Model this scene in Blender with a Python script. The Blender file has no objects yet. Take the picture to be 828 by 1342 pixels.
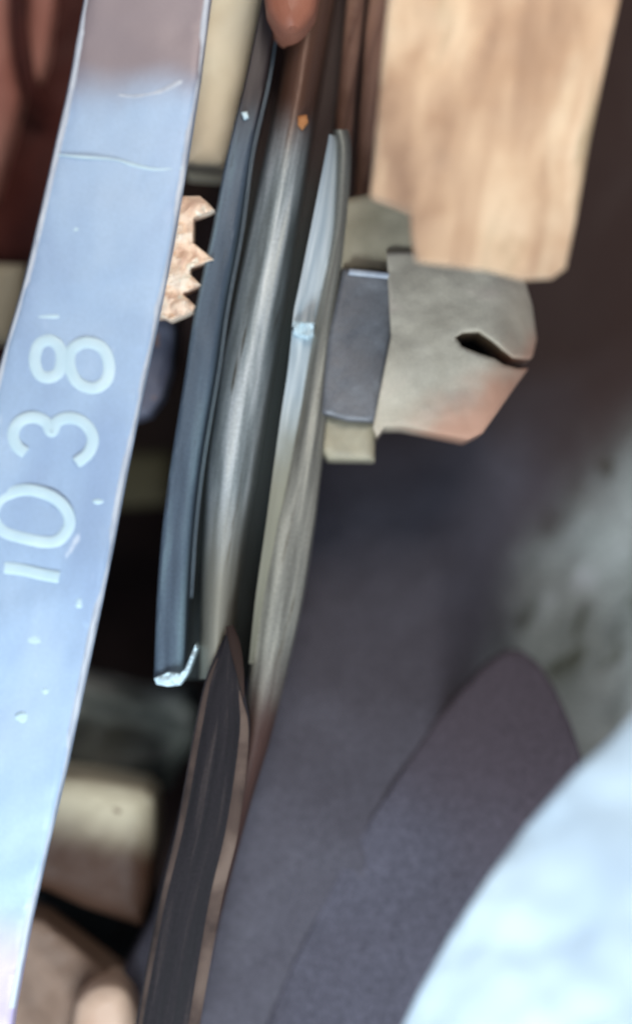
import bpy, bmesh, math, random
from mathutils import Vector, Matrix, noise
from mathutils.geometry import delaunay_2d_cdt

# ------------------------------------------------------------------ camera, light, exposure
S = 0.01                       # everything below is worked out in centimetres
DIST = 30.0                    # lens to the wheel rim, cm
scn = bpy.context.scene
cam_d = bpy.data.cameras.new('camera')
cam = bpy.data.objects.new('camera', cam_d)
scn.collection.objects.link(cam)
cam.location = (0, 0, DIST * S)
cam.rotation_euler = (0, 0, 0)
cam_d.sensor_fit = 'VERTICAL'
cam_d.sensor_height = 24.0
cam_d.lens = 24.0 * DIST / 13.42
cam_d.clip_start = 0.005
cam_d.clip_end = 20
cam_d.dof.use_dof = True
cam_d.dof.focus_distance = (DIST - 0.9) * S
cam_d.dof.aperture_fstop = cam_d.lens / 13.5
scn.camera = cam

world = bpy.data.worlds.new('World')
scn.world = world
world.use_nodes = True
bg = world.node_tree.nodes['Background']
bg.inputs[0].default_value = (0.58, 0.67, 0.84, 1)
bg.inputs[1].default_value = 0.34

def lamp(name, loc, target, size, power, col, spread=180):
    d = bpy.data.lights.new(name, 'AREA')
    d.shape = 'DISK'
    d.size = size * S
    d.energy = power
    d.color = col
    d.spread = math.radians(spread)
    o = bpy.data.objects.new(name, d)
    scn.collection.objects.link(o)
    o.location = Vector(loc) * S
    o.rotation_euler = (Vector(target) - Vector(loc)).to_track_quat('-Z', 'Y').to_euler()
    return o

lamp('cool_work_lamp', (-2.0, -13.5, 12.5), (-0.3, -4.6, 0), 7, 0.40, (0.80, 0.92, 1.0))
lamp('warm_added_lamp', (4, 13, 21), (2.4, 6.6, 0), 10, 0.076, (1.0, 0.90, 0.79), 72)  # added lamp, warms and brightens the tan block

scn.view_settings.view_transform = 'Standard'
scn.view_settings.look = 'None'
scn.view_settings.exposure = 0.0
scn.view_settings.gamma = 1.0
scn.cycles.use_denoising = True

# ------------------------------------------------------------------ helpers
def W(px, py, z=0.0):
    k = (DIST - z) / DIST / 100.0
    return Vector(((px - 414) * k, (671 - py) * k, z)) * S

def lin(c):
    out = []
    for v in c:
        v /= 255.0
        out.append(v / 12.92 if v <= 0.04045 else ((v + 0.055) / 1.055) ** 2.4)
    return (*out, 1)

def link(o, parent=None):
    scn.collection.objects.link(o)
    if parent is not None:
        o.parent = parent
        o.matrix_parent_inverse = Matrix.Identity(4)
        o.location = o.location - parent.location
    return o

def tag(o, label, cat=None, group=None, kind=None):
    if label: o['label'] = label
    if cat: o['category'] = cat
    if group: o['group'] = group
    if kind: o['kind'] = kind
    return o

def thing(name, at, label, cat, group=None):
    o = bpy.data.objects.new(name, None)
    o.empty_display_size = 0.005
    o.location = W(*at)
    link(o)
    return tag(o, label, cat, group)

def make(name, verts, faces, m, parent=None, smooth=True, angle=40):
    c = Vector((0, 0, 0))
    for v in verts: c += v
    c /= len(verts)
    me = bpy.data.meshes.new(name)
    me.from_pydata([v - c for v in verts], [], faces)
    bm = bmesh.new(); bm.from_mesh(me)
    bmesh.ops.recalc_face_normals(bm, faces=bm.faces)
    if smooth:
        for f in bm.faces: f.smooth = True
        lim = math.radians(angle)
        for e in bm.edges:
            if len(e.link_faces) == 2 and e.calc_face_angle(0) > lim: e.smooth = False
    bm.to_mesh(me); bm.free()
    me.materials.append(m)
    o = bpy.data.objects.new(name, me)
    o.location = c
    return link(o, parent)

def crom(pts, n=8, closed=False):
    """Catmull-Rom through points of any dimension"""
    out = []; N = len(pts)
    rng = range(N) if closed else range(N - 1)
    for i in rng:
        if closed:
            p0, p1, p2, p3 = pts[(i-1) % N], pts[i], pts[(i+1) % N], pts[(i+2) % N]
        else:
            p0, p1, p2, p3 = pts[max(i-1, 0)], pts[i], pts[i+1], pts[min(i+2, N-1)]
        for k in range(n):
            t = k / n
            out.append(tuple(0.5*((2*b)+(c-a)*t+(2*a-5*b+4*c-d)*t*t+(3*b-a-3*c+d)*t**3)
                             for a, b, c, d in zip(p0, p1, p2, p3)))
    if not closed: out.append(tuple(pts[-1]))
    return out

def resample(poly, step):
    out = []
    N = len(poly)
    for i in range(N):
        a, b = poly[i], poly[(i+1) % N]
        L = math.dist(a, b)
        n = max(1, int(round(L / step)))
        for k in range(n):
            t = k / n
            out.append((a[0]+(b[0]-a[0])*t, a[1]+(b[1]-a[1])*t))
    return out

def seg_d(p, a, b):
    ax, ay = a; bx, by = b
    dx, dy = bx-ax, by-ay
    L = dx*dx+dy*dy
    t = 0 if L == 0 else max(0, min(1, ((p[0]-ax)*dx+(p[1]-ay)*dy)/L))
    return math.hypot(p[0]-ax-dx*t, p[1]-ay-dy*t)

def inside(p, poly):
    c = False; j = len(poly)-1
    for i in range(len(poly)):
        xi, yi = poly[i]; xj, yj = poly[j]
        if (yi > p[1]) != (yj > p[1]) and p[0] < (xj-xi)*(p[1]-yi)/(yj-yi)+xi: c = not c
        j = i
    return c

def slab(name, poly, z, thick, m, parent=None, step=10, rnd=0.12, curve=0, rough=0.0, rs=1.0, seed=0, taper=0.0):
    """a solid piece with the outline poly: front face at depth z (number or function of px,py), rounded rim, uneven surface"""
    if curve: poly = crom(poly, curve, True)
    base = poly
    ring = resample(poly, step)
    zf = z if callable(z) else (lambda x, y: z)
    rpx = rnd * 100
    pts = list(ring)
    # inner rings for the rounded rim
    xs = [p[0] for p in base]; ys = [p[1] for p in base]
    dists = {}
    if rnd > 0:
        N = len(ring)
        area = sum(ring[i][0]*ring[(i+1)%N][1]-ring[(i+1)%N][0]*ring[i][1] for i in range(N))
        sg = 1 if area > 0 else -1
        for f in (0.12, 0.4, 1.0):
            for i in range(N):
                a, b = ring[i-1], ring[(i+1) % N]
                dx, dy = b[0]-a[0], b[1]-a[1]
                L = math.hypot(dx, dy) or 1
                q = (ring[i][0]-sg*dy/L*rpx*f, ring[i][1]+sg*dx/L*rpx*f)
                if inside(q, base) and min(seg_d(q, base[k-1], base[k]) for k in range(len(base))) > rpx*f*0.9:
                    pts.append(q)
    y = min(ys)+step/2
    while y < max(ys):
        x = min(xs)+step/2
        while x < max(xs):
            if inside((x, y), base) and min(seg_d((x, y), base[k-1], base[k]) for k in range(len(base))) > max(rpx*1.05, step*0.5):
                pts.append((x, y))
            x += step
        y += step
    n = len(ring)
    vs, es, fs, _, _, _ = delaunay_2d_cdt([Vector(p) for p in pts], [(i, (i+1) % n) for i in range(n)], [list(range(n))], 1, 1e-4)
    vs = [(v[0], v[1]) for v in vs]
    front = []
    for p in vs:
        d = min(seg_d(p, base[k-1], base[k]) for k in range(len(base)))
        zz = zf(*p)
        if rnd > 0 and d < rpx:
            u = 1 - d/rpx
            zz -= rnd*(1-math.sqrt(max(0, 1-u*u)))
        if rough:
            q = Vector((p[0]*0.01*rs, p[1]*0.01*rs, seed*7.3))
            zz += rough*noise.fractal(q, 0.9, 2.1, 4)
        front.append(W(p[0], p[1], zz))
    count = {}
    for f in fs:
        for i in range(len(f)):
            e = (f[i], f[(i+1) % len(f)])
            count[e] = 1
    border = [e for e in count if (e[1], e[0]) not in count]
    verts = list(front); faces = [tuple(f) for f in fs]
    back = {}
    cx = sum(v.x for v in front)/len(front); cy = sum(v.y for v in front)/len(front)
    for e in border:
        for i in e:
            if i not in back:
                back[i] = len(verts)
                v = front[i].copy()
                v.z -= thick*S
                v.x += (v.x-cx)*taper; v.y += (v.y-cy)*taper
                verts.append(v)
    for a, b in border: faces.append((b, a, back[a], back[b]))
    # flat back
    loop = {a: b for a, b in border}
    start = border[0][0]; order = [start]; cur = loop[start]
    while cur != start and len(order) < len(border)+2:
        order.append(cur); cur = loop[cur]
    faces.append(tuple(back[i] for i in reversed(order)))
    return make(name, verts, faces, m, parent)

def loft(name, left, right, prof, thick, m, parent=None, n=60, k=14, rough=0, rs=1.0, seed=0):
    """band between two edge curves (px,py); prof(s,t) gives depth across (s) and along (t)"""
    L = crom(left, 10); R = crom(right, 10)
    def at(c, t):
        f = t*(len(c)-1); i = min(int(f), len(c)-2); f -= i
        return (c[i][0]+(c[i+1][0]-c[i][0])*f, c[i][1]+(c[i+1][1]-c[i][1])*f)
    verts = []; faces = []
    for i in range(n+1):
        t = i/n
        a, b = at(L, t), at(R, t)
        for j in range(k+1):
            s = j/k
            x, y = a[0]+(b[0]-a[0])*s, a[1]+(b[1]-a[1])*s
            zz = prof(s, t)
            if rough: zz += rough*noise.fractal(Vector((x*.03*rs, y*.006*rs, seed)), .9, 2, 4)
            verts.append(W(x, y, zz))
        for j, (p, s) in enumerate(((b, 1), (a, 0))):
            v = W(p[0], p[1], prof(s, t)); v.z -= thick*S
            verts.append(v)
    w = k+3
    for i in range(n):
        for j in range(w):
            a = i*w+j; b = i*w+(j+1) % w
            faces.append((a, b, b+w, a+w))
    faces.append(tuple(range(w))); faces.append(tuple(n*w+j for j in range(w)))
    o = make(name, verts, faces, m, parent, angle=50)
    wid = (verts[(n//2)*w+k]-verts[(n//2)*w]).length
    lng = sum((verts[(i+1)*w]-verts[i*w]).length for i in range(n))
    uv = o.data.uv_layers.new(name='along')
    for lp in o.data.loops:
        i, j = divmod(lp.vertex_index, w)
        uv.data[lp.index].uv = (min(j, k)/k*wid + (0.01 if j > k else 0), i/n*lng)
    return o

def tube(name, pts, r, m, parent=None, sub=8, n=10, flat=1.0, close=False):
    """round bead along (px,py,z) points; r a number or one radius (cm) per given point"""
    rr = r if isinstance(r, (list, tuple)) else [r]*len(pts)
    P = crom([(*p, q) for p, q in zip(pts, rr)], sub, close)
    verts = []; faces = []; N = len(P)
    C = [W(p[0], p[1], p[2]) for p in P]
    for i in range(N):
        if close: d = C[(i+1) % N]-C[i-1]
        else: d = C[min(i+1, N-1)]-C[max(i-1, 0)]
        d.normalize()
        side = d.cross(Vector((0, 0, 1)))
        if side.length < 1e-4: side = Vector((1, 0, 0))
        side.normalize(); up = side.cross(d)
        for j in range(n):
            a = 2*math.pi*j/n
            verts.append(C[i]+side*math.cos(a)*P[i][3]*S+up*math.sin(a)*P[i][3]*S*flat)
    M = N if close else N-1
    for i in range(M):
        for j in range(n):
            a = i*n+j; b = i*n+(j+1) % n
            c = ((i+1) % N)*n
            faces.append((a, b, c+(j+1) % n, c+j))
    if not close:
        faces.append(tuple(range(n))); faces.append(tuple((N-1)*n+j for j in range(n)))
    return make(name, verts, faces, m, parent, angle=60)

# ------------------------------------------------------------------ materials
def mat(name, cols, scale=1.0, stretch=(1, 1), rot=-13, rough=0.5, metal=0.0, bump=0.15, grain=0.0,
        blot=None, spec=0.4, detail=5, dist=0.6, gscale=26, along=False):
    """cols: [(pos, sRGB)...] run through noise (scale per cm); blot: (sRGB, scale, threshold, softness) dirt of its own"""
    m = bpy.data.materials.new(name); m.use_nodes = True
    nt = m.node_tree; N = nt.nodes; L = nt.links
    b = N['Principled BSDF']
    tc = N.new('ShaderNodeTexCoord')
    mp = N.new('ShaderNodeMapping'); mp.inputs['Rotation'].default_value = (0, 0, math.radians(-rot))
    L.new(tc.outputs['UV' if along else 'Object'], mp.inputs['Vector'])
    if along: mp.inputs['Rotation'].default_value = (0, 0, 0)
    if along: dist = .08
    mp2 = N.new('ShaderNodeMapping')
    mp2.inputs['Scale'].default_value = (100*stretch[0], 100*stretch[1], 100)
    L.new(mp.outputs[0], mp2.inputs['Vector'])
    n1 = N.new('ShaderNodeTexNoise'); n1.inputs['Scale'].default_value = scale
    n1.inputs['Detail'].default_value = detail; n1.inputs['Distortion'].default_value = dist
    L.new(mp2.outputs[0], n1.inputs['Vector'])
    cr = N.new('ShaderNodeValToRGB')
    el = cr.color_ramp.elements
    while len(el) > 1: el.remove(el[-1])
    el[0].position = cols[0][0]; el[0].color = lin(cols[0][1])
    for p, c in cols[1:]:
        e = el.new(p); e.color = lin(c)
    L.new(n1.outputs['Fac'], cr.inputs['Fac'])
    col = cr.outputs['Color']
    if blot:
        for c, sc, th, so in (blot if isinstance(blot, list) else [blot]):
            nb = N.new('ShaderNodeTexNoise'); nb.inputs['Scale'].default_value = sc; nb.inputs['Detail'].default_value = 6
            nb.inputs['Distortion'].default_value = .4
            L.new(mp2.outputs[0], nb.inputs['Vector'])
            mr = N.new('ShaderNodeMapRange'); mr.inputs[1].default_value = th; mr.inputs[2].default_value = th+so
            L.new(nb.outputs['Fac'], mr.inputs[0])
            mx = N.new('ShaderNodeMix'); mx.data_type = 'RGBA'
            L.new(mr.outputs[0], mx.inputs['Factor']); L.new(col, mx.inputs['A']); mx.inputs['B'].default_value = lin(c)
            col = mx.outputs['Result']
    ng = N.new('ShaderNodeTexNoise'); ng.inputs['Scale'].default_value = gscale*100; ng.inputs['Detail'].default_value = 3
    L.new(mp.outputs[0], ng.inputs['Vector'])
    if grain:
        mr = N.new('ShaderNodeMapRange'); mr.inputs[1].default_value = .3; mr.inputs[2].default_value = .7
        mr.inputs[3].default_value = 1-grain; mr.inputs[4].default_value = 1+grain
        L.new(ng.outputs['Fac'], mr.inputs[0])
        vm = N.new('ShaderNodeVectorMath'); vm.operation = 'SCALE'
        L.new(col, vm.inputs[0]); L.new(mr.outputs[0], vm.inputs['Scale'])
        col = vm.outputs[0]
    L.new(col, b.inputs['Base Color'])
    b.inputs['Metallic'].default_value = metal
    b.inputs['Specular IOR Level'].default_value = spec
    rr = N.new('ShaderNodeMapRange'); rr.inputs[1].default_value = .3; rr.inputs[2].default_value = .7
    rr.inputs[3].default_value = max(.05, rough-.1); rr.inputs[4].default_value = min(1, rough+.12)
    L.new(n1.outputs['Fac'], rr.inputs[0]); L.new(rr.outputs[0], b.inputs['Roughness'])
    ad = N.new('ShaderNodeMath'); ad.operation = 'MULTIPLY_ADD'; ad.inputs[1].default_value = .25
    L.new(ng.outputs['Fac'], ad.inputs[0]); L.new(n1.outputs['Fac'], ad.inputs[2])
    bp = N.new('ShaderNodeBump'); bp.inputs['Strength'].default_value = bump; bp.inputs['Distance'].default_value = 0.0008
    L.new(ad.outputs[0], bp.inputs['Height']); L.new(bp.outputs[0], b.inputs['Normal'])
    m['col'] = 1
    return m

def masked(m, colour, p0, p1, warp=0.3, wscale=0.8, z=0.0, grain=0.0):
    """a second colour over part of the piece (rust, stains, a painted reflection): full beyond place p0, gone beyond place p1, border broken by noise"""
    a, b = W(*p0, z), W(*p1, z)
    d = b - a
    nt = m.node_tree; N = nt.nodes; L = nt.links
    bs = N['Principled BSDF']
    src = bs.inputs['Base Color'].links[0].from_socket
    g = N.new('ShaderNodeNewGeometry')
    dt = N.new('ShaderNodeVectorMath'); dt.operation = 'DOT_PRODUCT'
    L.new(g.outputs['Position'], dt.inputs[0]); dt.inputs[1].default_value = d / d.length_squared
    nz = N.new('ShaderNodeTexNoise'); nz.inputs['Scale'].default_value = wscale*100; nz.inputs['Detail'].default_value = 5
    L.new(g.outputs['Position'], nz.inputs['Vector'])
    ma = N.new('ShaderNodeMath'); ma.operation = 'MULTIPLY_ADD'; ma.inputs[1].default_value = warp*2
    L.new(nz.outputs['Fac'], ma.inputs[0]); L.new(dt.outputs['Value'], ma.inputs[2])
    o = a.dot(d) / d.length_squared + warp
    mr = N.new('ShaderNodeMapRange'); mr.interpolation_type = 'SMOOTHSTEP'
    mr.inputs[1].default_value = o; mr.inputs[2].default_value = o + 1
    L.new(ma.outputs[0], mr.inputs[0])
    mx = N.new('ShaderNodeMix'); mx.data_type = 'RGBA'
    L.new(mr.outputs[0], mx.inputs['Factor']); mx.inputs['A'].default_value = lin(colour); L.new(src, mx.inputs['B'])
    out = mx.outputs['Result']
    if grain:
        ng = N.new('ShaderNodeTexNoise'); ng.inputs['Scale'].default_value = 1800; ng.inputs['Detail'].default_value = 3
        L.new(g.outputs['Position'], ng.inputs['Vector'])
        gr = N.new('ShaderNodeMapRange'); gr.inputs[1].default_value = .3; gr.inputs[2].default_value = .7
        gr.inputs[3].default_value = 1-grain; gr.inputs[4].default_value = 1+grain
        L.new(ng.outputs['Fac'], gr.inputs[0])
        vm = N.new('ShaderNodeVectorMath'); vm.operation = 'SCALE'
        L.new(out, vm.inputs[0]); L.new(gr.outputs[0], vm.inputs['Scale'])
        out = vm.outputs[0]
    L.new(out, bs.inputs['Base Color'])
    return m

M = {}
M['cavity'] = mat('shade_dark_cavity', [(.3, (34, 24, 22)), (.7, (66, 52, 46))], .5, rough=.9, bump=.3, spec=.1)  # very dark: shade of the deep gap is put into this colour
M['bar'] = mat('pale_blue_metal', [(.3, (158, 172, 205)), (.5, (176, 190, 218)), (.7, (190, 202, 224))], .55, (1.5, .7), rough=.42, metal=.15, bump=.12,
               blot=[((205, 215, 228), 3.0, .66, .06)], detail=6)
M['digit'] = mat('pale_digit_face', [(.3, (188, 212, 222)), (.7, (206, 226, 233))], 2, rough=.5, bump=.05)
M['pale_edge'] = mat('pale_edge_metal', [(.3, (170, 178, 192)), (.7, (204, 208, 214))], 2, (3, 1), rough=.5, metal=.0, bump=.05)
M['flange'] = mat('blue_grey_steel', [(.3, (98, 112, 124)), (.55, (120, 134, 146)), (.75, (132, 150, 158))], .8, (2, .35), rough=.5, metal=.25, bump=.12, grain=.06)
M['groove'] = mat('shade_dark_groove', [(.3, (16, 22, 22)), (.7, (40, 48, 48))], 1, (3, .4), rough=.6, bump=.2)  # near black, shade of recesses put into the colour
M['rim'] = mat('polished_worn_steel', [(.3, (92, 98, 98)), (.5, (128, 134, 134)), (.7, (158, 160, 152))], 1.2, (5, .3), rough=.3, metal=.75, bump=.25, grain=.08)
M['bright'] = mat('bright_machined_steel', [(.35, (172, 188, 198)), (.6, (226, 234, 238))], 1.2, (9, .5), rough=.4, metal=.15, bump=.2, along=True)
M['cream_ring'] = mat('dull_cream_ring', [(.3, (112, 108, 98)), (.5, (146, 142, 130)), (.7, (172, 166, 148))], 1.0, (5, .35), rough=.55, metal=.2, bump=.3, grain=.08,
                      blot=((90, 84, 74), 2.0, .6, .1))
M['wood'] = mat('blotchy_tan_wood', [(.3, (146, 118, 98)), (.45, (184, 154, 128)), (.58, (206, 178, 149)), (.72, (224, 202, 174))], .8, (1.7, .5), rot=-6, rough=.75, bump=.15,
                blot=[((150, 132, 104), .75, .60, .16), ((226, 204, 174), 1.1, .55, .25)], spec=.15, dist=.35)
M['bolt'] = mat('grey_bolt_steel', [(.3, (96, 97, 102)), (.7, (132, 132, 135))], 1.4, rough=.5, metal=.3, bump=.2, grain=.1)
M['sleeve'] = mat('greenish_grey_putty', [(.3, (184, 172, 152)), (.55, (202, 190, 170)), (.75, (214, 194, 178))], .9, (.8, 1.2), rough=.65, bump=.15, grain=.05)
M['peach'] = mat('peach_rust', [(.3, (150, 112, 90)), (.6, (182, 146, 120)), (.8, (190, 160, 130))], 1.2, rough=.65, bump=.2,
                 blot=((188, 110, 86), 1.2, .6, .1))
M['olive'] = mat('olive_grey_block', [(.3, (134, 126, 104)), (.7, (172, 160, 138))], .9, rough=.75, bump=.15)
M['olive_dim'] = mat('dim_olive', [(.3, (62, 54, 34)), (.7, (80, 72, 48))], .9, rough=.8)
M['cream'] = mat('cream_paint', [(.3, (168, 152, 122)), (.5, (196, 182, 152)), (.75, (214, 202, 176))], .8, (1.4, .6), rough=.6, bump=.2)
M['maroon'] = mat('maroon_rust', [(.3, (54, 24, 20)), (.6, (84, 42, 36)), (.8, (100, 54, 46))], .7, (1.5, .5), rough=.7, bump=.3, spec=.2)
M['pink'] = mat('pinkish_rust', [(.3, (150, 92, 80)), (.6, (178, 126, 112)), (.8, (196, 150, 136))], .6, rough=.65, bump=.15, spec=.2)
M['brownstrip'] = mat('brown_strip', [(.3, (74, 50, 42)), (.7, (128, 98, 84))], 1.0, (4, .4), rough=.7, bump=.3, spec=.2)
M['jag'] = mat('gritty_orange_metal', [(.3, (214, 172, 148)), (.5, (244, 216, 190)), (.72, (250, 242, 228))], 3.0, rough=.55, bump=.8, metal=.1,
               blot=((246, 236, 216), 5, .62, .05), detail=8)
M['cover'] = mat('dark_woven_cover', [(.3, (74, 71, 80)), (.55, (81, 79, 89)), (.75, (90, 88, 99))], .45, (1.3, .6), rot=-20, rough=.8, bump=.3, grain=.25, spec=.12, gscale=18)
M['casting'] = mat('mottled_grey_casting', [(.28, (104, 110, 108)), (.45, (136, 144, 142)), (.6, (160, 168, 168)), (.75, (204, 212, 218))], .6, (1.5, .7), rot=-30, rough=.75, metal=.0, spec=.2, bump=.15, detail=7,
                   blot=((84, 88, 78), 1.4, .6, .1))
M['white'] = mat('pale_blue_white_shell', [(.3, (158, 172, 186)), (.7, (192, 204, 210))], .35, rough=.7, bump=.0, detail=1)
M['strap'] = mat('dark_scuffed_strap', [(.3, (20, 17, 20)), (.6, (34, 30, 33)), (.8, (70, 60, 56))], 1.0, (8, .5), rough=.7, bump=.2, grain=.15, spec=.15, along=True)
M['strap_edge'] = mat('tan_strap_edge', [(.3, (66, 52, 47)), (.7, (108, 88, 78))], 1.2, (4, .5), rough=.55, bump=.3)
M['fleck'] = mat('orange_rust_flake', [(.3, (150, 96, 56)), (.7, (190, 134, 84))], 3, rough=.8)
M['smoke'] = mat('dusty_grey_casting', [(.3, (60, 64, 60)), (.5, (104, 106, 98)), (.75, (178, 176, 166))], .7, rot=-60, rough=.75, bump=.5, dist=1.2)
M['grey_tab'] = mat('blue_grey_tab', [(.3, (66, 68, 84)), (.7, (104, 106, 122))], 1.6, rough=.5, bump=.4, blot=((130, 104, 96), 3, .64, .05))
M['peachplug'] = mat('peach_brown_plug', [(.3, (132, 80, 62)), (.7, (160, 106, 86))], .8, rough=.55, bump=.1)

# ------------------------------------------------------------------ setting behind everything
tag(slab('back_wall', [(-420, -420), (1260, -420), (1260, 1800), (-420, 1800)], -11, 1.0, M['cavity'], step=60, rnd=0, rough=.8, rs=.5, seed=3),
    'wall at the back of the machine gap, coloured dark as its shade', kind='structure')

# mottled casting at the right
def ss(v, a, b):
    u = max(0, min(1, (v-a)/(b-a)))
    return u*u*(3-2*u)
def zlow(x, y): return -4.8 + 3.1*ss(y, 480, 1100)
def zc(x, y):
    return -4.8 + 3.1*ss(y, 480, 1100)*ss(-x, -690, -560) + .5*math.exp(-((x-860)/150.0)**2)
masked(M['casting'], (64, 52, 54), (690, 600), (815, 690), warp=.5, wscale=.6, z=-5)  # casting turns dark brown and purple grey towards the upper left
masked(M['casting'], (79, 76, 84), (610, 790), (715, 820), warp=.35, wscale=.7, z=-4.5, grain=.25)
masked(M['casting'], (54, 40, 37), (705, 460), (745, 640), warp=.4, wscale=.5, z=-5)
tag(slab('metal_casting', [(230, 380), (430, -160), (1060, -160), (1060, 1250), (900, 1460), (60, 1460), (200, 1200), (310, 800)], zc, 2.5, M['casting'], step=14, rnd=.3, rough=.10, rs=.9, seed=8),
    'mottled grey green casting at right, running into dark purple grey beside the wheel', 'casting')

# dark cover with the rounded tongue, lying on the casting
masked(M['cover'], (82, 75, 83), (640, 960), (500, 1130), warp=.3, z=-2, grain=.25)
cv = [(300, 1460), (380, 1270), (450, 1130), (520, 1020), (575, 940), (612, 897), (640, 868), (662, 853), (684, 853), (706, 870),
      (728, 905), (748, 950), (766, 1006), (790, 1100), (760, 1460)]
tag(slab('dark_cover', cv, lambda x, y: zlow(x, y) + .05 + .13*ss(x, 600, 690), .3, M['cover'], step=10, rnd=.05, rough=.0, rs=.7, seed=5),
    'dark brownish grey cover with a rounded tongue standing before the mottled casting', 'cover')

# white shell, near the lens
wp = [(860, 905), (800, 968), (752, 1012), (690, 1082), (640, 1150), (590, 1225), (548, 1300), (500, 1400), (440, 1520), (1000, 1520), (1000, 860)]
tag(slab('white_shell', wp, lambda x, y: 5.4 - .9*((x-900)/300.0)**2, .3, M['white'], step=18, taper=-.06, rnd=.04, rough=.25, rs=.5, seed=2),
    'glaring blue white curved shell, blurred, filling the bottom right corner', 'shell')

# ------------------------------------------------------------------ left background pieces
t = thing('rusty_housing', (20, 345, -4), 'maroon rusty housing with pinkish web at the upper left behind the bar', 'housing')
slab('panel', [(-120, -120), (150, -120), (130, 60), (95, 250), (60, 349), (-120, 341)], -4, 1.5, M['maroon'], t, 12, .2, rough=.25, rs=1.2, seed=4)
slab('web', [(-120, -110), (22, -110), (20, 40), (24, 92), (30, 125), (14, 190), (-6, 262), (-120, 300)], -3.3, 1.2, M['pink'], t, 9, .35, rough=.1, seed=6)
slab('rib', [(40, -100), (84, -100), (70, 20), (61, 78), (52, 108), (42, 96), (36, 50)], -3.5, 1, M['pink'], t, 7, .15)
tube('conduit', [(28, -90, -3.1), (26, 0, -3.1), (30, 60, -3.1), (42, 112, -3.2), (62, 148, -3.6)], [.13, .12, .11, .10, .08], M['maroon'], t)
tag(slab('cream_tab', [(-60, 343), (34, 347), (30, 400), (14, 452), (-60, 446)], -3.0, .6, M['cream'], step=8, rnd=.15, rough=.05),
    'small cream tab peeping out left of the bar under the rusty housing', 'tab')
tag(slab('red_tab', [(-60, 441), (14, 446), (6, 500), (-60, 560)], -3.4, .5, M['maroon'], step=8, rnd=.1),
    'dark red sliver under the cream tab at the left edge', 'tab')
tag(slab('cream_post', [(268, -90), (368, -90), (345, 0), (324, 100), (306, 180), (296, 222), (240, 218), (250, 120)], -1.0, 1.4, mat('pale_post_paint', [(.3, (206, 190, 160)), (.7, (232, 222, 198))], .7, rough=.6), step=8, rnd=.22, rough=.08, seed=3),
    'blurred cream post at the top between the pale bar and the wheel', 'post')
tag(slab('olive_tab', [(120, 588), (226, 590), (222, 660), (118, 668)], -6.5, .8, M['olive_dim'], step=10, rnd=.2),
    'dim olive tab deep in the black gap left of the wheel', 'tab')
tag(slab('grey_lug', [(150, 400), (226, 408), (232, 430), (226, 480), (214, 520), (196, 545), (150, 560)], -1.2, .7, M['grey_tab'], step=7, rnd=.15, rough=.08, seed=9),
    'blue grey lug with a rust fleck below the jagged plate', 'lug')
tag(slab('dusty_casting', [(40, 880), (120, 890), (190, 905), (252, 902), (262, 960), (230, 1012), (205, 1038), (40, 1010)], -3.6, 1.2, M['smoke'], step=8, rnd=.45, curve=4, rough=.15, rs=1.5, seed=12),
    'dusty dark grey lump in the gap above the cream block', 'casting')

# lower left blocks
mb = mat('cream_block_paint', [(.3, (164, 152, 128)), (.5, (190, 178, 152)), (.75, (208, 198, 172))], .8, rough=.65, bump=.2,
         blot=((104, 84, 66), 1.6, .68, .04))
masked(mb, (66, 42, 28), (125, 1135), (136, 1045), warp=.35, z=-2)
tag(slab('cream_block', [(30, 1005), (120, 1016), (190, 1028), (204, 1042), (206, 1100), (198, 1170), (186, 1214), (110, 1188), (60, 1165), (20, 1160)], -2.0, 1.2, mb, step=7, rnd=.3, rough=.06, seed=7),
    'cream block with a rounded corner and brown lower half at the lower left', 'block')
ml = mat('brown_bracket_paint', [(.3, (96, 74, 60)), (.5, (132, 108, 92)), (.75, (164, 140, 124))], .8, (1.2, .7), rot=40, rough=.7, bump=.25)
tag(slab('brown_bracket', [(20, 1190), (58, 1204), (108, 1244), (160, 1284), (196, 1300), (196, 1420), (-40, 1420), (-40, 1180)], -1.7, 1.0, ml, step=8, rnd=.2, rough=.12, seed=10),
    'mottled brown bracket with a slanting top edge under the cream block', 'bracket')
tag(slab('pink_knob', [(98, 1420), (96, 1330), (108, 1300), (130, 1286), (156, 1286), (174, 1302), (184, 1340), (186, 1420)], -.9, .9, mat('pale_pink_knob', [(.3, (182, 148, 126)), (.7, (206, 178, 156))], .8, rough=.6), step=6, rnd=.3, curve=3),
    'pale pink knob at the bottom edge beside the strap', 'knob')
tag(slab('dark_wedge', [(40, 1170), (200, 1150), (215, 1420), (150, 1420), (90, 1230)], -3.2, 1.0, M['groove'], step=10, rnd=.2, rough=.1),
    'black slanting wedge between the cream block and the brown bracket', 'wedge')

# ------------------------------------------------------------------ the wheel seen nearly edge on
YS = [-60, 0, 100, 200, 301, 403, 487, 600, 692, 783, 890]
A = [356, 343, 322, 298, 278, 256, 243, 225, 213, 206, 202]
B = [374, 364, 350, 328, 311, 292, 280, 261, 250, 244, 241]
Cc = [392, 380, 368, 349, 329, 308, 292, 276, 269, 265, 262]
D = [450, 438, 421, 403, 386, 368, 354, 336, 321, 309, 300]
E = [470, 458, 443, 427, 408, 390, 377, 361, 349, 336, 324]
def cur(xs, y0=-99, y1=9999, dx=0): return [(x+dx, y) for x, y in zip(xs, YS) if y0 <= y <= y1]
def arc(t, h=.7): return -h*(2*t-1)**2 * .6
wh = thing('grooved_wheel', (300, 890, -1), 'grooved steel wheel seen edge on, running down the middle of the picture', 'wheel')
core = mat('shade_dark_core', [(.3, (18, 24, 24)), (.7, (42, 50, 50))], 1, (3, .4), rough=.6, bump=.2)  # dark tone stands in for shade down in the grooves
masked(core, (40, 18, 14), (430, 150), (400, 330))
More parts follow.
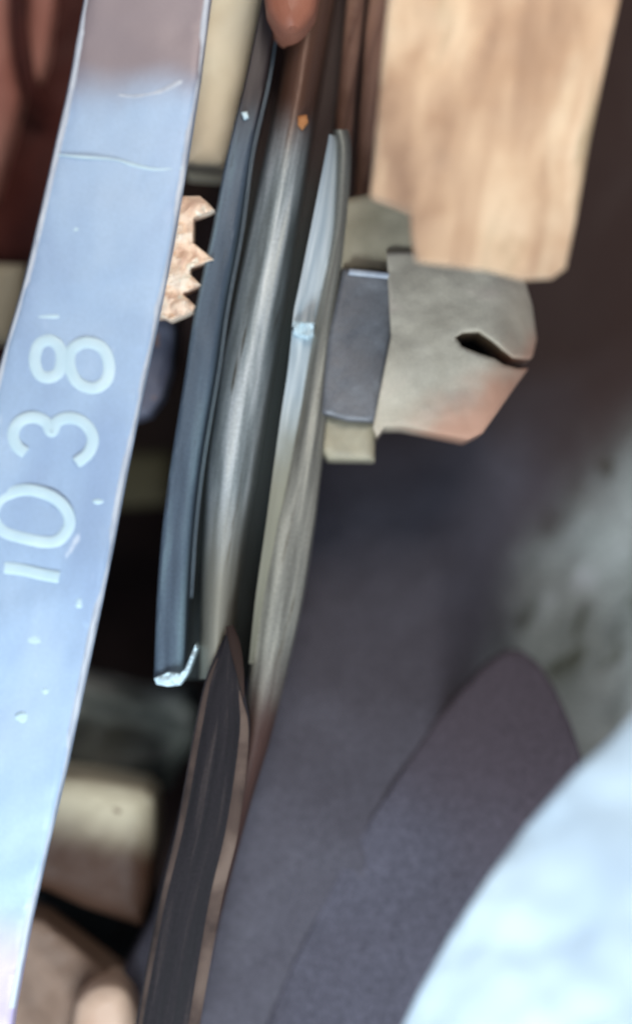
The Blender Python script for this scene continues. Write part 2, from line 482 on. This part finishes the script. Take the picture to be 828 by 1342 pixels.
# dark core the grooves are cut into
loft('wheel_core', [(x+10, y) for x, y in cur(A)], [(x+4, y) for x, y in cur(E)], lambda s, t: -1.35, 2.2, core, wh, 60, 6)
fl = mat('blue_grey_flange', [(.3, (60, 72, 86)), (.5, (78, 92, 107)), (.7, (106, 126, 136))], .7, (6, .5), rough=.5, metal=.2, bump=.15, grain=.10, along=True,
          blot=((60, 66, 74), 2.2, .64, .05))
masked(fl, (50, 44, 46), (340, 110), (318, 230), warp=.3)
loft('outer_flange', cur(A), cur(B), lambda s, t: .05-.04*abs(2*s-1)**24-.05*s, 1.0, fl, wh, 90, 10, rough=.02, seed=1)
lp = [(x+ (4 if i < 4 else 7), y) for i, (x, y) in enumerate(cur(B))]
tube('bead', [(x, y, -.45) for x, y in lp[:-1]],   .014, M['flange'], wh, 6, 6)
def rimz(s, t): return -.45 + .55*math.sqrt(max(0, 1-(2*s-1)**2))
rm = mat('worn_rim_steel', [(.34, (104, 110, 110)), (.46, (142, 150, 152)), (.56, (186, 192, 194)), (.68, (206, 208, 202))], 1.0, (5, .35), rough=.46, metal=.25, bump=.2, grain=.12, along=True,
          blot=((84, 80, 70), 1.6, .62, .06))
masked(rm, (84, 58, 46), (400, 120), (380, 260), warp=.4)
masked(rm, (138, 134, 122), (285, 800), (320, 600), warp=.4)
loft('rounded_rim', cur(Cc, dx=-1), cur(D), rimz, .9, rm, wh, 100, 20, rough=.008, seed=2)
# bright inner flange, only from the break at y=180
bf_l = [(431, 176), (427, 200), (407, 301), (393, 370), (386, 403), (383, 428)]
bf_r = [(440, 178), (442, 200), (437, 301), (424, 370), (417, 403), (413, 428)]
loft('inner_flange', bf_l, bf_r, lambda s, t: -.05-.25*s, 1.0, M['bright'], wh, 50, 8, rough=.02, seed=5)
bf_l = [(383, 433), (377, 487), (366, 560), (357, 625), (348, 692), (335, 783), (326, 870)]
bf_r = [(412, 433), (407, 487), (398, 560), (386, 625), (372, 692), (351, 783), (331, 870)]
bl2 = mat('bright_steel_turning_cream', [(.35, (166, 182, 192)), (.6, (216, 226, 230))], 1.2, (9, .5), rough=.4, metal=.15, bump=.2, along=True)
masked(bl2, (150, 148, 132), (360, 640), (385, 500), warp=.4)
loft('inner_flange', bf_l, bf_r, lambda s, t: -.08-.2*s, 1.0, bl2, wh, 40, 8, rough=.02, seed=6)
slab('notch_highlight', [(385, 421), (412, 423), (411, 440), (404, 444), (385, 438)], .03, .4, M['digit'], wh, 4, .04, rough=.06, rs=8)  # pale piece, the highlight at the notch put into its colour
# dull cream ring that runs on down and rusts away at the bottom
cl = [(436, 170), (441, 200), (436, 301), (418, 390), (401, 470), (384, 560), (370, 625), (352, 692), (337, 783), (327, 880), (318, 960), (300, 1060), (266, 1200), (236, 1342), (222, 1400)]
cr_ = [(456, 170), (460, 200), (455, 301), (443, 390), (435, 470), (427, 560), (419, 625), (411, 692), (397, 783), (376, 880), (354, 970), (330, 1050), (290, 1200), (258, 1342), (244, 1400)]
crm = mat('cream_ring_rusting', [(.34, (92, 90, 84)), (.5, (128, 126, 118)), (.66, (168, 164, 152))], 1.0, (6, .35), rough=.55, metal=.15, bump=.4, grain=.14, along=True,
          blot=((92, 86, 74), 2.0, .6, .1))
masked(crm, (72, 50, 44), (345, 990), (370, 840), warp=.4)
loft('cream_ring', cl, cr_, lambda s, t: -.40+.25*math.sqrt(max(0, 1-(2*s-1)**2)), .8, crm, wh, 110, 12, rough=.012, seed=7)
slab('broken_end', [(202, 889), (220, 881), (236, 883), (242, 877), (256, 845), (259, 850), (247, 883), (237, 898), (220, 900), (205, 897)], .14, .5, M['digit'], wh, 3, .03, rough=.06, rs=7)
slab('white_fleck', [(316, 147), (324, 146), (326, 154), (320, 157)], .1, .1, M['digit'], wh, 3, .02)

# brown strips above the ring at the top
for lab, pl, z, mm in (('dark brown upright strip against the left edge of the tan block', [(462, -90), (486, -90), (478, 0), (466, 120), (460, 200), (446, 262), (434, 262), (440, 150)], -.7, M['brownstrip']),
                       ('brown strip touching the tan block, widening towards its foot', [(490, -90), (530, -90), (512, 40), (498, 160), (486, 262), (464, 268), (470, 160), (478, 40)], -.9, M['brownstrip'])):
    tag(slab('rusty_strip', pl, z, .8, mm, step=6, rnd=.12, rough=.06, seed=len(pl)), lab, 'strip', 'rusty strips beside the tan block')
tag(slab('brown_plug', [(346, -80), (420, -80), (416, 4), (408, 26), (394, 42), (380, 46), (364, 38), (352, 20), (347, 0)], .9, 1.0, M['peachplug'], step=5, rnd=.3, curve=3),
    'rounded peach brown plug hanging into the top edge over the wheel', 'plug')
tag(slab('orange_fleck', [(390, 152), (402, 150), (404, 160), (396, 170), (390, 164)], .12, .1, M['fleck'], step=4, rnd=.03),
    'tiny orange flake stuck on the upper part of the wheel rim', 'flake')

# ------------------------------------------------------------------ pointed strap below the wheel
st = thing('pointed_strap', (230, 1342, -.5), 'dark strap with a sharp point and tan edges under the wheel', 'strap')
sl = [(298, 826), (284, 856), (268, 895), (254, 960), (232, 1080), (206, 1190), (178, 1342), (168, 1420)]
sr = [(303, 826), (313, 868), (322, 915), (327, 965), (312, 1085), (290, 1180), (262, 1342), (250, 1420)]
sm = mat('dark_scuffed_strap', [(.3, (22, 19, 22)), (.55, (36, 32, 35)), (.75, (66, 58, 56))], 1.0, (8, .5), rough=.7, bump=.25, grain=.18, spec=.15, along=True)
loft('strap_body', sl, sr, lambda s, t: .22-.2*t+.05*math.sin(s*math.pi), .35, sm, st, 80, 12)
ed = mat('tan_strap_edge', [(.36, (62, 50, 46)), (.5, (84, 69, 62)), (.66, (112, 95, 85))], 1.0, rough=.75, bump=.2, spec=.1)
left_ed = mat('dull_brown_strap_edge', [(.36, (44, 36, 34)), (.66, (84, 70, 64))], 1.0, rough=.8, bump=.2, spec=.1)
tube('left_edge', [(x+6, y, .235-.2*i/7) for i, (x, y) in enumerate(sl)], [.005, .02, .035, .04, .04, .035, .03, .03], left_ed, st, flat=.25)
tube('right_edge', [(x-8, y, .235-.2*i/7) for i, (x, y) in enumerate(sr)], [.005, .01, .03, .07, .09, .09, .08, .08], ed, st, flat=.25)
tube('split', [(301, 820, .28), (308, 846, .27), (315, 882, .27), (319, 914, .2)], [.05, .075, .05, .01], M['cavity'], st, flat=.5)

# ------------------------------------------------------------------ jagged plate
jp = [(186, 262), (238, 257), (262, 257), (272, 265), (281, 275), (254, 286), (253, 318), (280, 340), (250, 351), (249, 359), (263, 373), (240, 386), (247, 392), (256, 401), (252, 409), (224, 421), (214, 416), (180, 420)]
tag(slab('jagged_plate', jp, .12, .35, M['jag'], step=4, rnd=.04, rough=.09, rs=5, seed=2),
    'gritty orange plate with torn pointed teeth sticking out from under the bar', 'plate')

# ------------------------------------------------------------------ bolt beside the wheel
bo = thing('clamp_bolt', (560, 600, -1), 'stubby grey clamp bolt with a putty coloured sleeve under the tan block', 'bolt')
slab('head_face', [(449, 352), (484, 354), (517, 360), (513, 440), (503, 500), (492, 554), (455, 552), (420, 542), (428, 450)], -.15, 1.0, M['bolt'], bo, 5, .07, rough=.03, rs=2)
slab('top_edge', [(458, 352), (517, 358), (516, 366), (456, 360)], -.10, .3, M['pale_edge'], bo, 4, .03)
slab('washer', [(420, 540), (492, 552), (491, 604), (430, 603), (421, 590)], -.4, 1.0, mat('cream_washer', [(.3, (150, 142, 122)), (.7, (182, 172, 148))], 1.5, rough=.6), bo, 5, .12, rough=.04, rs=2)
def zs(x, y): return -.3 + .35*math.cos(max(-1.3, min(1.3, (y-450)/105.0))) - .7*max(0, (x-630)/70.0)**2
masked(M['sleeve'], (196, 150, 126), (640, 535), (598, 478), warp=.5, wscale=1.6)
slab('sleeve', [(506, 330), (700, 330), (686, 362), (697, 400), (703, 444), (698, 466), (694, 471), (672, 469), (658, 458), (645, 446), (628, 434), (606, 436), (597, 442), (605, 454), (627, 463), (648, 470), (660, 478), (678, 483), (692, 483), (676, 505), (652, 540), (632, 568), (614, 577), (575, 569), (530, 560), (504, 560), (494, 574), (488, 560), (500, 500), (512, 440)],
     zs, 1.4, M['sleeve'], bo, 5, .05, rough=.05, rs=1.5, seed=4)
slab('dark_slot', [(585, 425), (690, 430), (685, 482), (585, 465)], -1.6, .3, M['groove'], bo, 8, 0)
tag(slab('olive_block', [(440, 262), (490, 252), (560, 266), (560, 366), (518, 362), (516, 357), (450, 354), (432, 352), (434, 320)], -.25, 1.4, M['olive'], step=7, rnd=.1, rough=.05, seed=6),
    'olive grey block between the bolt head and the tan block', 'block')

# ------------------------------------------------------------------ tan block
wb = [(512, -110), (822, -110), (812, 0), (790, 100), (771, 190), (754, 290), (741, 352), (722, 366), (684, 368), (640, 356), (590, 350), (544, 344), (538, 310), (536, 278), (512, 268), (484, 258), (490, 200), (498, 100), (508, 0)]
tag(slab('tan_block', wb, lambda x, y: 3.7-.15*((x-640)/140.0)**2, 0.9, M['wood'], step=10, rnd=.06, taper=-.05, rough=.10, rs=1.0, seed=11),
    'large blotchy tan block hanging down from the top right, stepped at its lower left corner', 'block')

# ------------------------------------------------------------------ the marked bar, near the lens
ba = thing('stamped_bar', (60, 1342, 2), 'flat pale blue metal bar stamped with raised digits 1038 along the left side', 'bar')
bl = [(126, -70), (112, 0), (92, 110), (74, 190), (54, 280), (30, 380), (4, 470), (-30, 600), (-70, 760), (-120, 980), (-160, 1200), (-190, 1420)]
br = [(286, -70), (275, 0), (262, 100), (246, 200), (226, 320), (206, 420), (185, 520), (165, 620), (148, 710), (130, 800), (108, 905), (88, 1000), (62, 1110), (40, 1210), (20, 1320), (6, 1420)]
bm_ = mat('pale_blue_bar_metal', [(.3, (150, 170, 200)), (.5, (166, 188, 214)), (.7, (184, 203, 224))], .5, (1.4, .6), rough=.5, metal=.1, bump=.12, grain=.04,
          blot=[((206, 216, 230), 2.4, .68, .06)], detail=6)
masked(bm_, (140, 128, 132), (180, 70), (180, 150), warp=.4, z=2)  # brown grey reflection painted onto the bar's upper end
masked(bm_, (190, 176, 206), (20, 1290), (60, 1180), warp=.3, z=2)
slab('bar_body', bl+br[::-1], 2.0, .35, bm_, ba, 12, .08, rough=.04, rs=.8, seed=1)
zb = 2.01
tube('pale_edge_bead', [(x-4, y, 1.95) for x, y in br[:-1]], .05, M['pale_edge'], ba, 6, 6)  # paler line along the bevelled edge
tube('pale_edge_bead', [(x+4, y, 1.95) for x, y in bl[:8]], .05, M['pale_edge'], ba, 6, 6)
def dig(label, strokes, r=.072):
    vs = []; 
    root = None
    for pts, closed in strokes:
        o = tube('digit' if root is None else 'stroke', [(x, y, zb) for x, y in pts], r, M['digit'], ba if root is None else None, 8, 10, .13, closed)
        if root is None:
            root = o; o['label'] = label
        else:
            # join the second stroke into the first digit's mesh
            bm2 = bmesh.new(); bm2.from_mesh(root.data)
            off = Vector(o.location) - (root.location + ba.location)
            tmp = o.data.copy(); tmp.transform(Matrix.Translation(off)); bm2.from_mesh(tmp)
            bm2.to_mesh(root.data); bm2.free()
            bpy.data.objects.remove(o); bpy.data.meshes.remove(tmp)
dig('raised digit 8', [([(46, 470), (52, 451), (66, 446), (78, 455), (81, 472), (76, 489), (62, 495), (50, 488)], True),
                       ([(91, 477), (95, 458), (113, 449), (134, 456), (143, 476), (140, 498), (122, 509), (101, 500)], True)])
dig('raised digit 3', [([(34, 594), (22, 584), (18, 568), (26, 553), (44, 547), (60, 553), (68, 566), (76, 552), (94, 548), (112, 556), (122, 574), (116, 594), (100, 607)], False)])
dig('raised digit 0', [([(-8, 674), (4, 652), (34, 642), (68, 651), (88, 670), (90, 692), (72, 710), (38, 707), (4, 696)], True)])
dig('raised digit 1', [([(6, 744), (30, 747), (56, 753), (78, 757)], False)])
rnd = random.Random(4)
for x, y, rx, ry in ((164, 435, 7, 6), (130, 657, 9, 5), (13, 804, 7, 6), (97, 302, 12, 7), (190, 318, 8, 14), (45, 838, 13, 7), (104, 790, 6, 9), (72, 800, 7, 4), (30, 940, 10, 8), (60, 905, 6, 5), (165, 396, 7, 5), (62, 415, 20, 5)):
    pl = [(x+rx*math.cos(a*math.pi/4)*rnd.uniform(.75, 1.1), y+ry*math.sin(a*math.pi/4)*rnd.uniform(.75, 1.1)) for a in range(8)]
    slab('burr', pl, zb-.012, .05, M['digit'], ba, 4, .03, 3)
tube('scratch', [(76, 203, zb-.02), (110, 206, zb), (150, 209, zb), (175, 216, zb), (205, 222, zb), (240, 220, zb-.02)], [.01, .018, .012, .02, .016, .01], M['digit'], ba, flat=.5)
tube('scratch', [(150, 124, zb-.02), (180, 126, zb), (210, 120, zb), (235, 108, zb), (258, 98, zb-.02)], [.01, .02, .03, .03, .01], M['pale_edge'], ba, flat=.4)
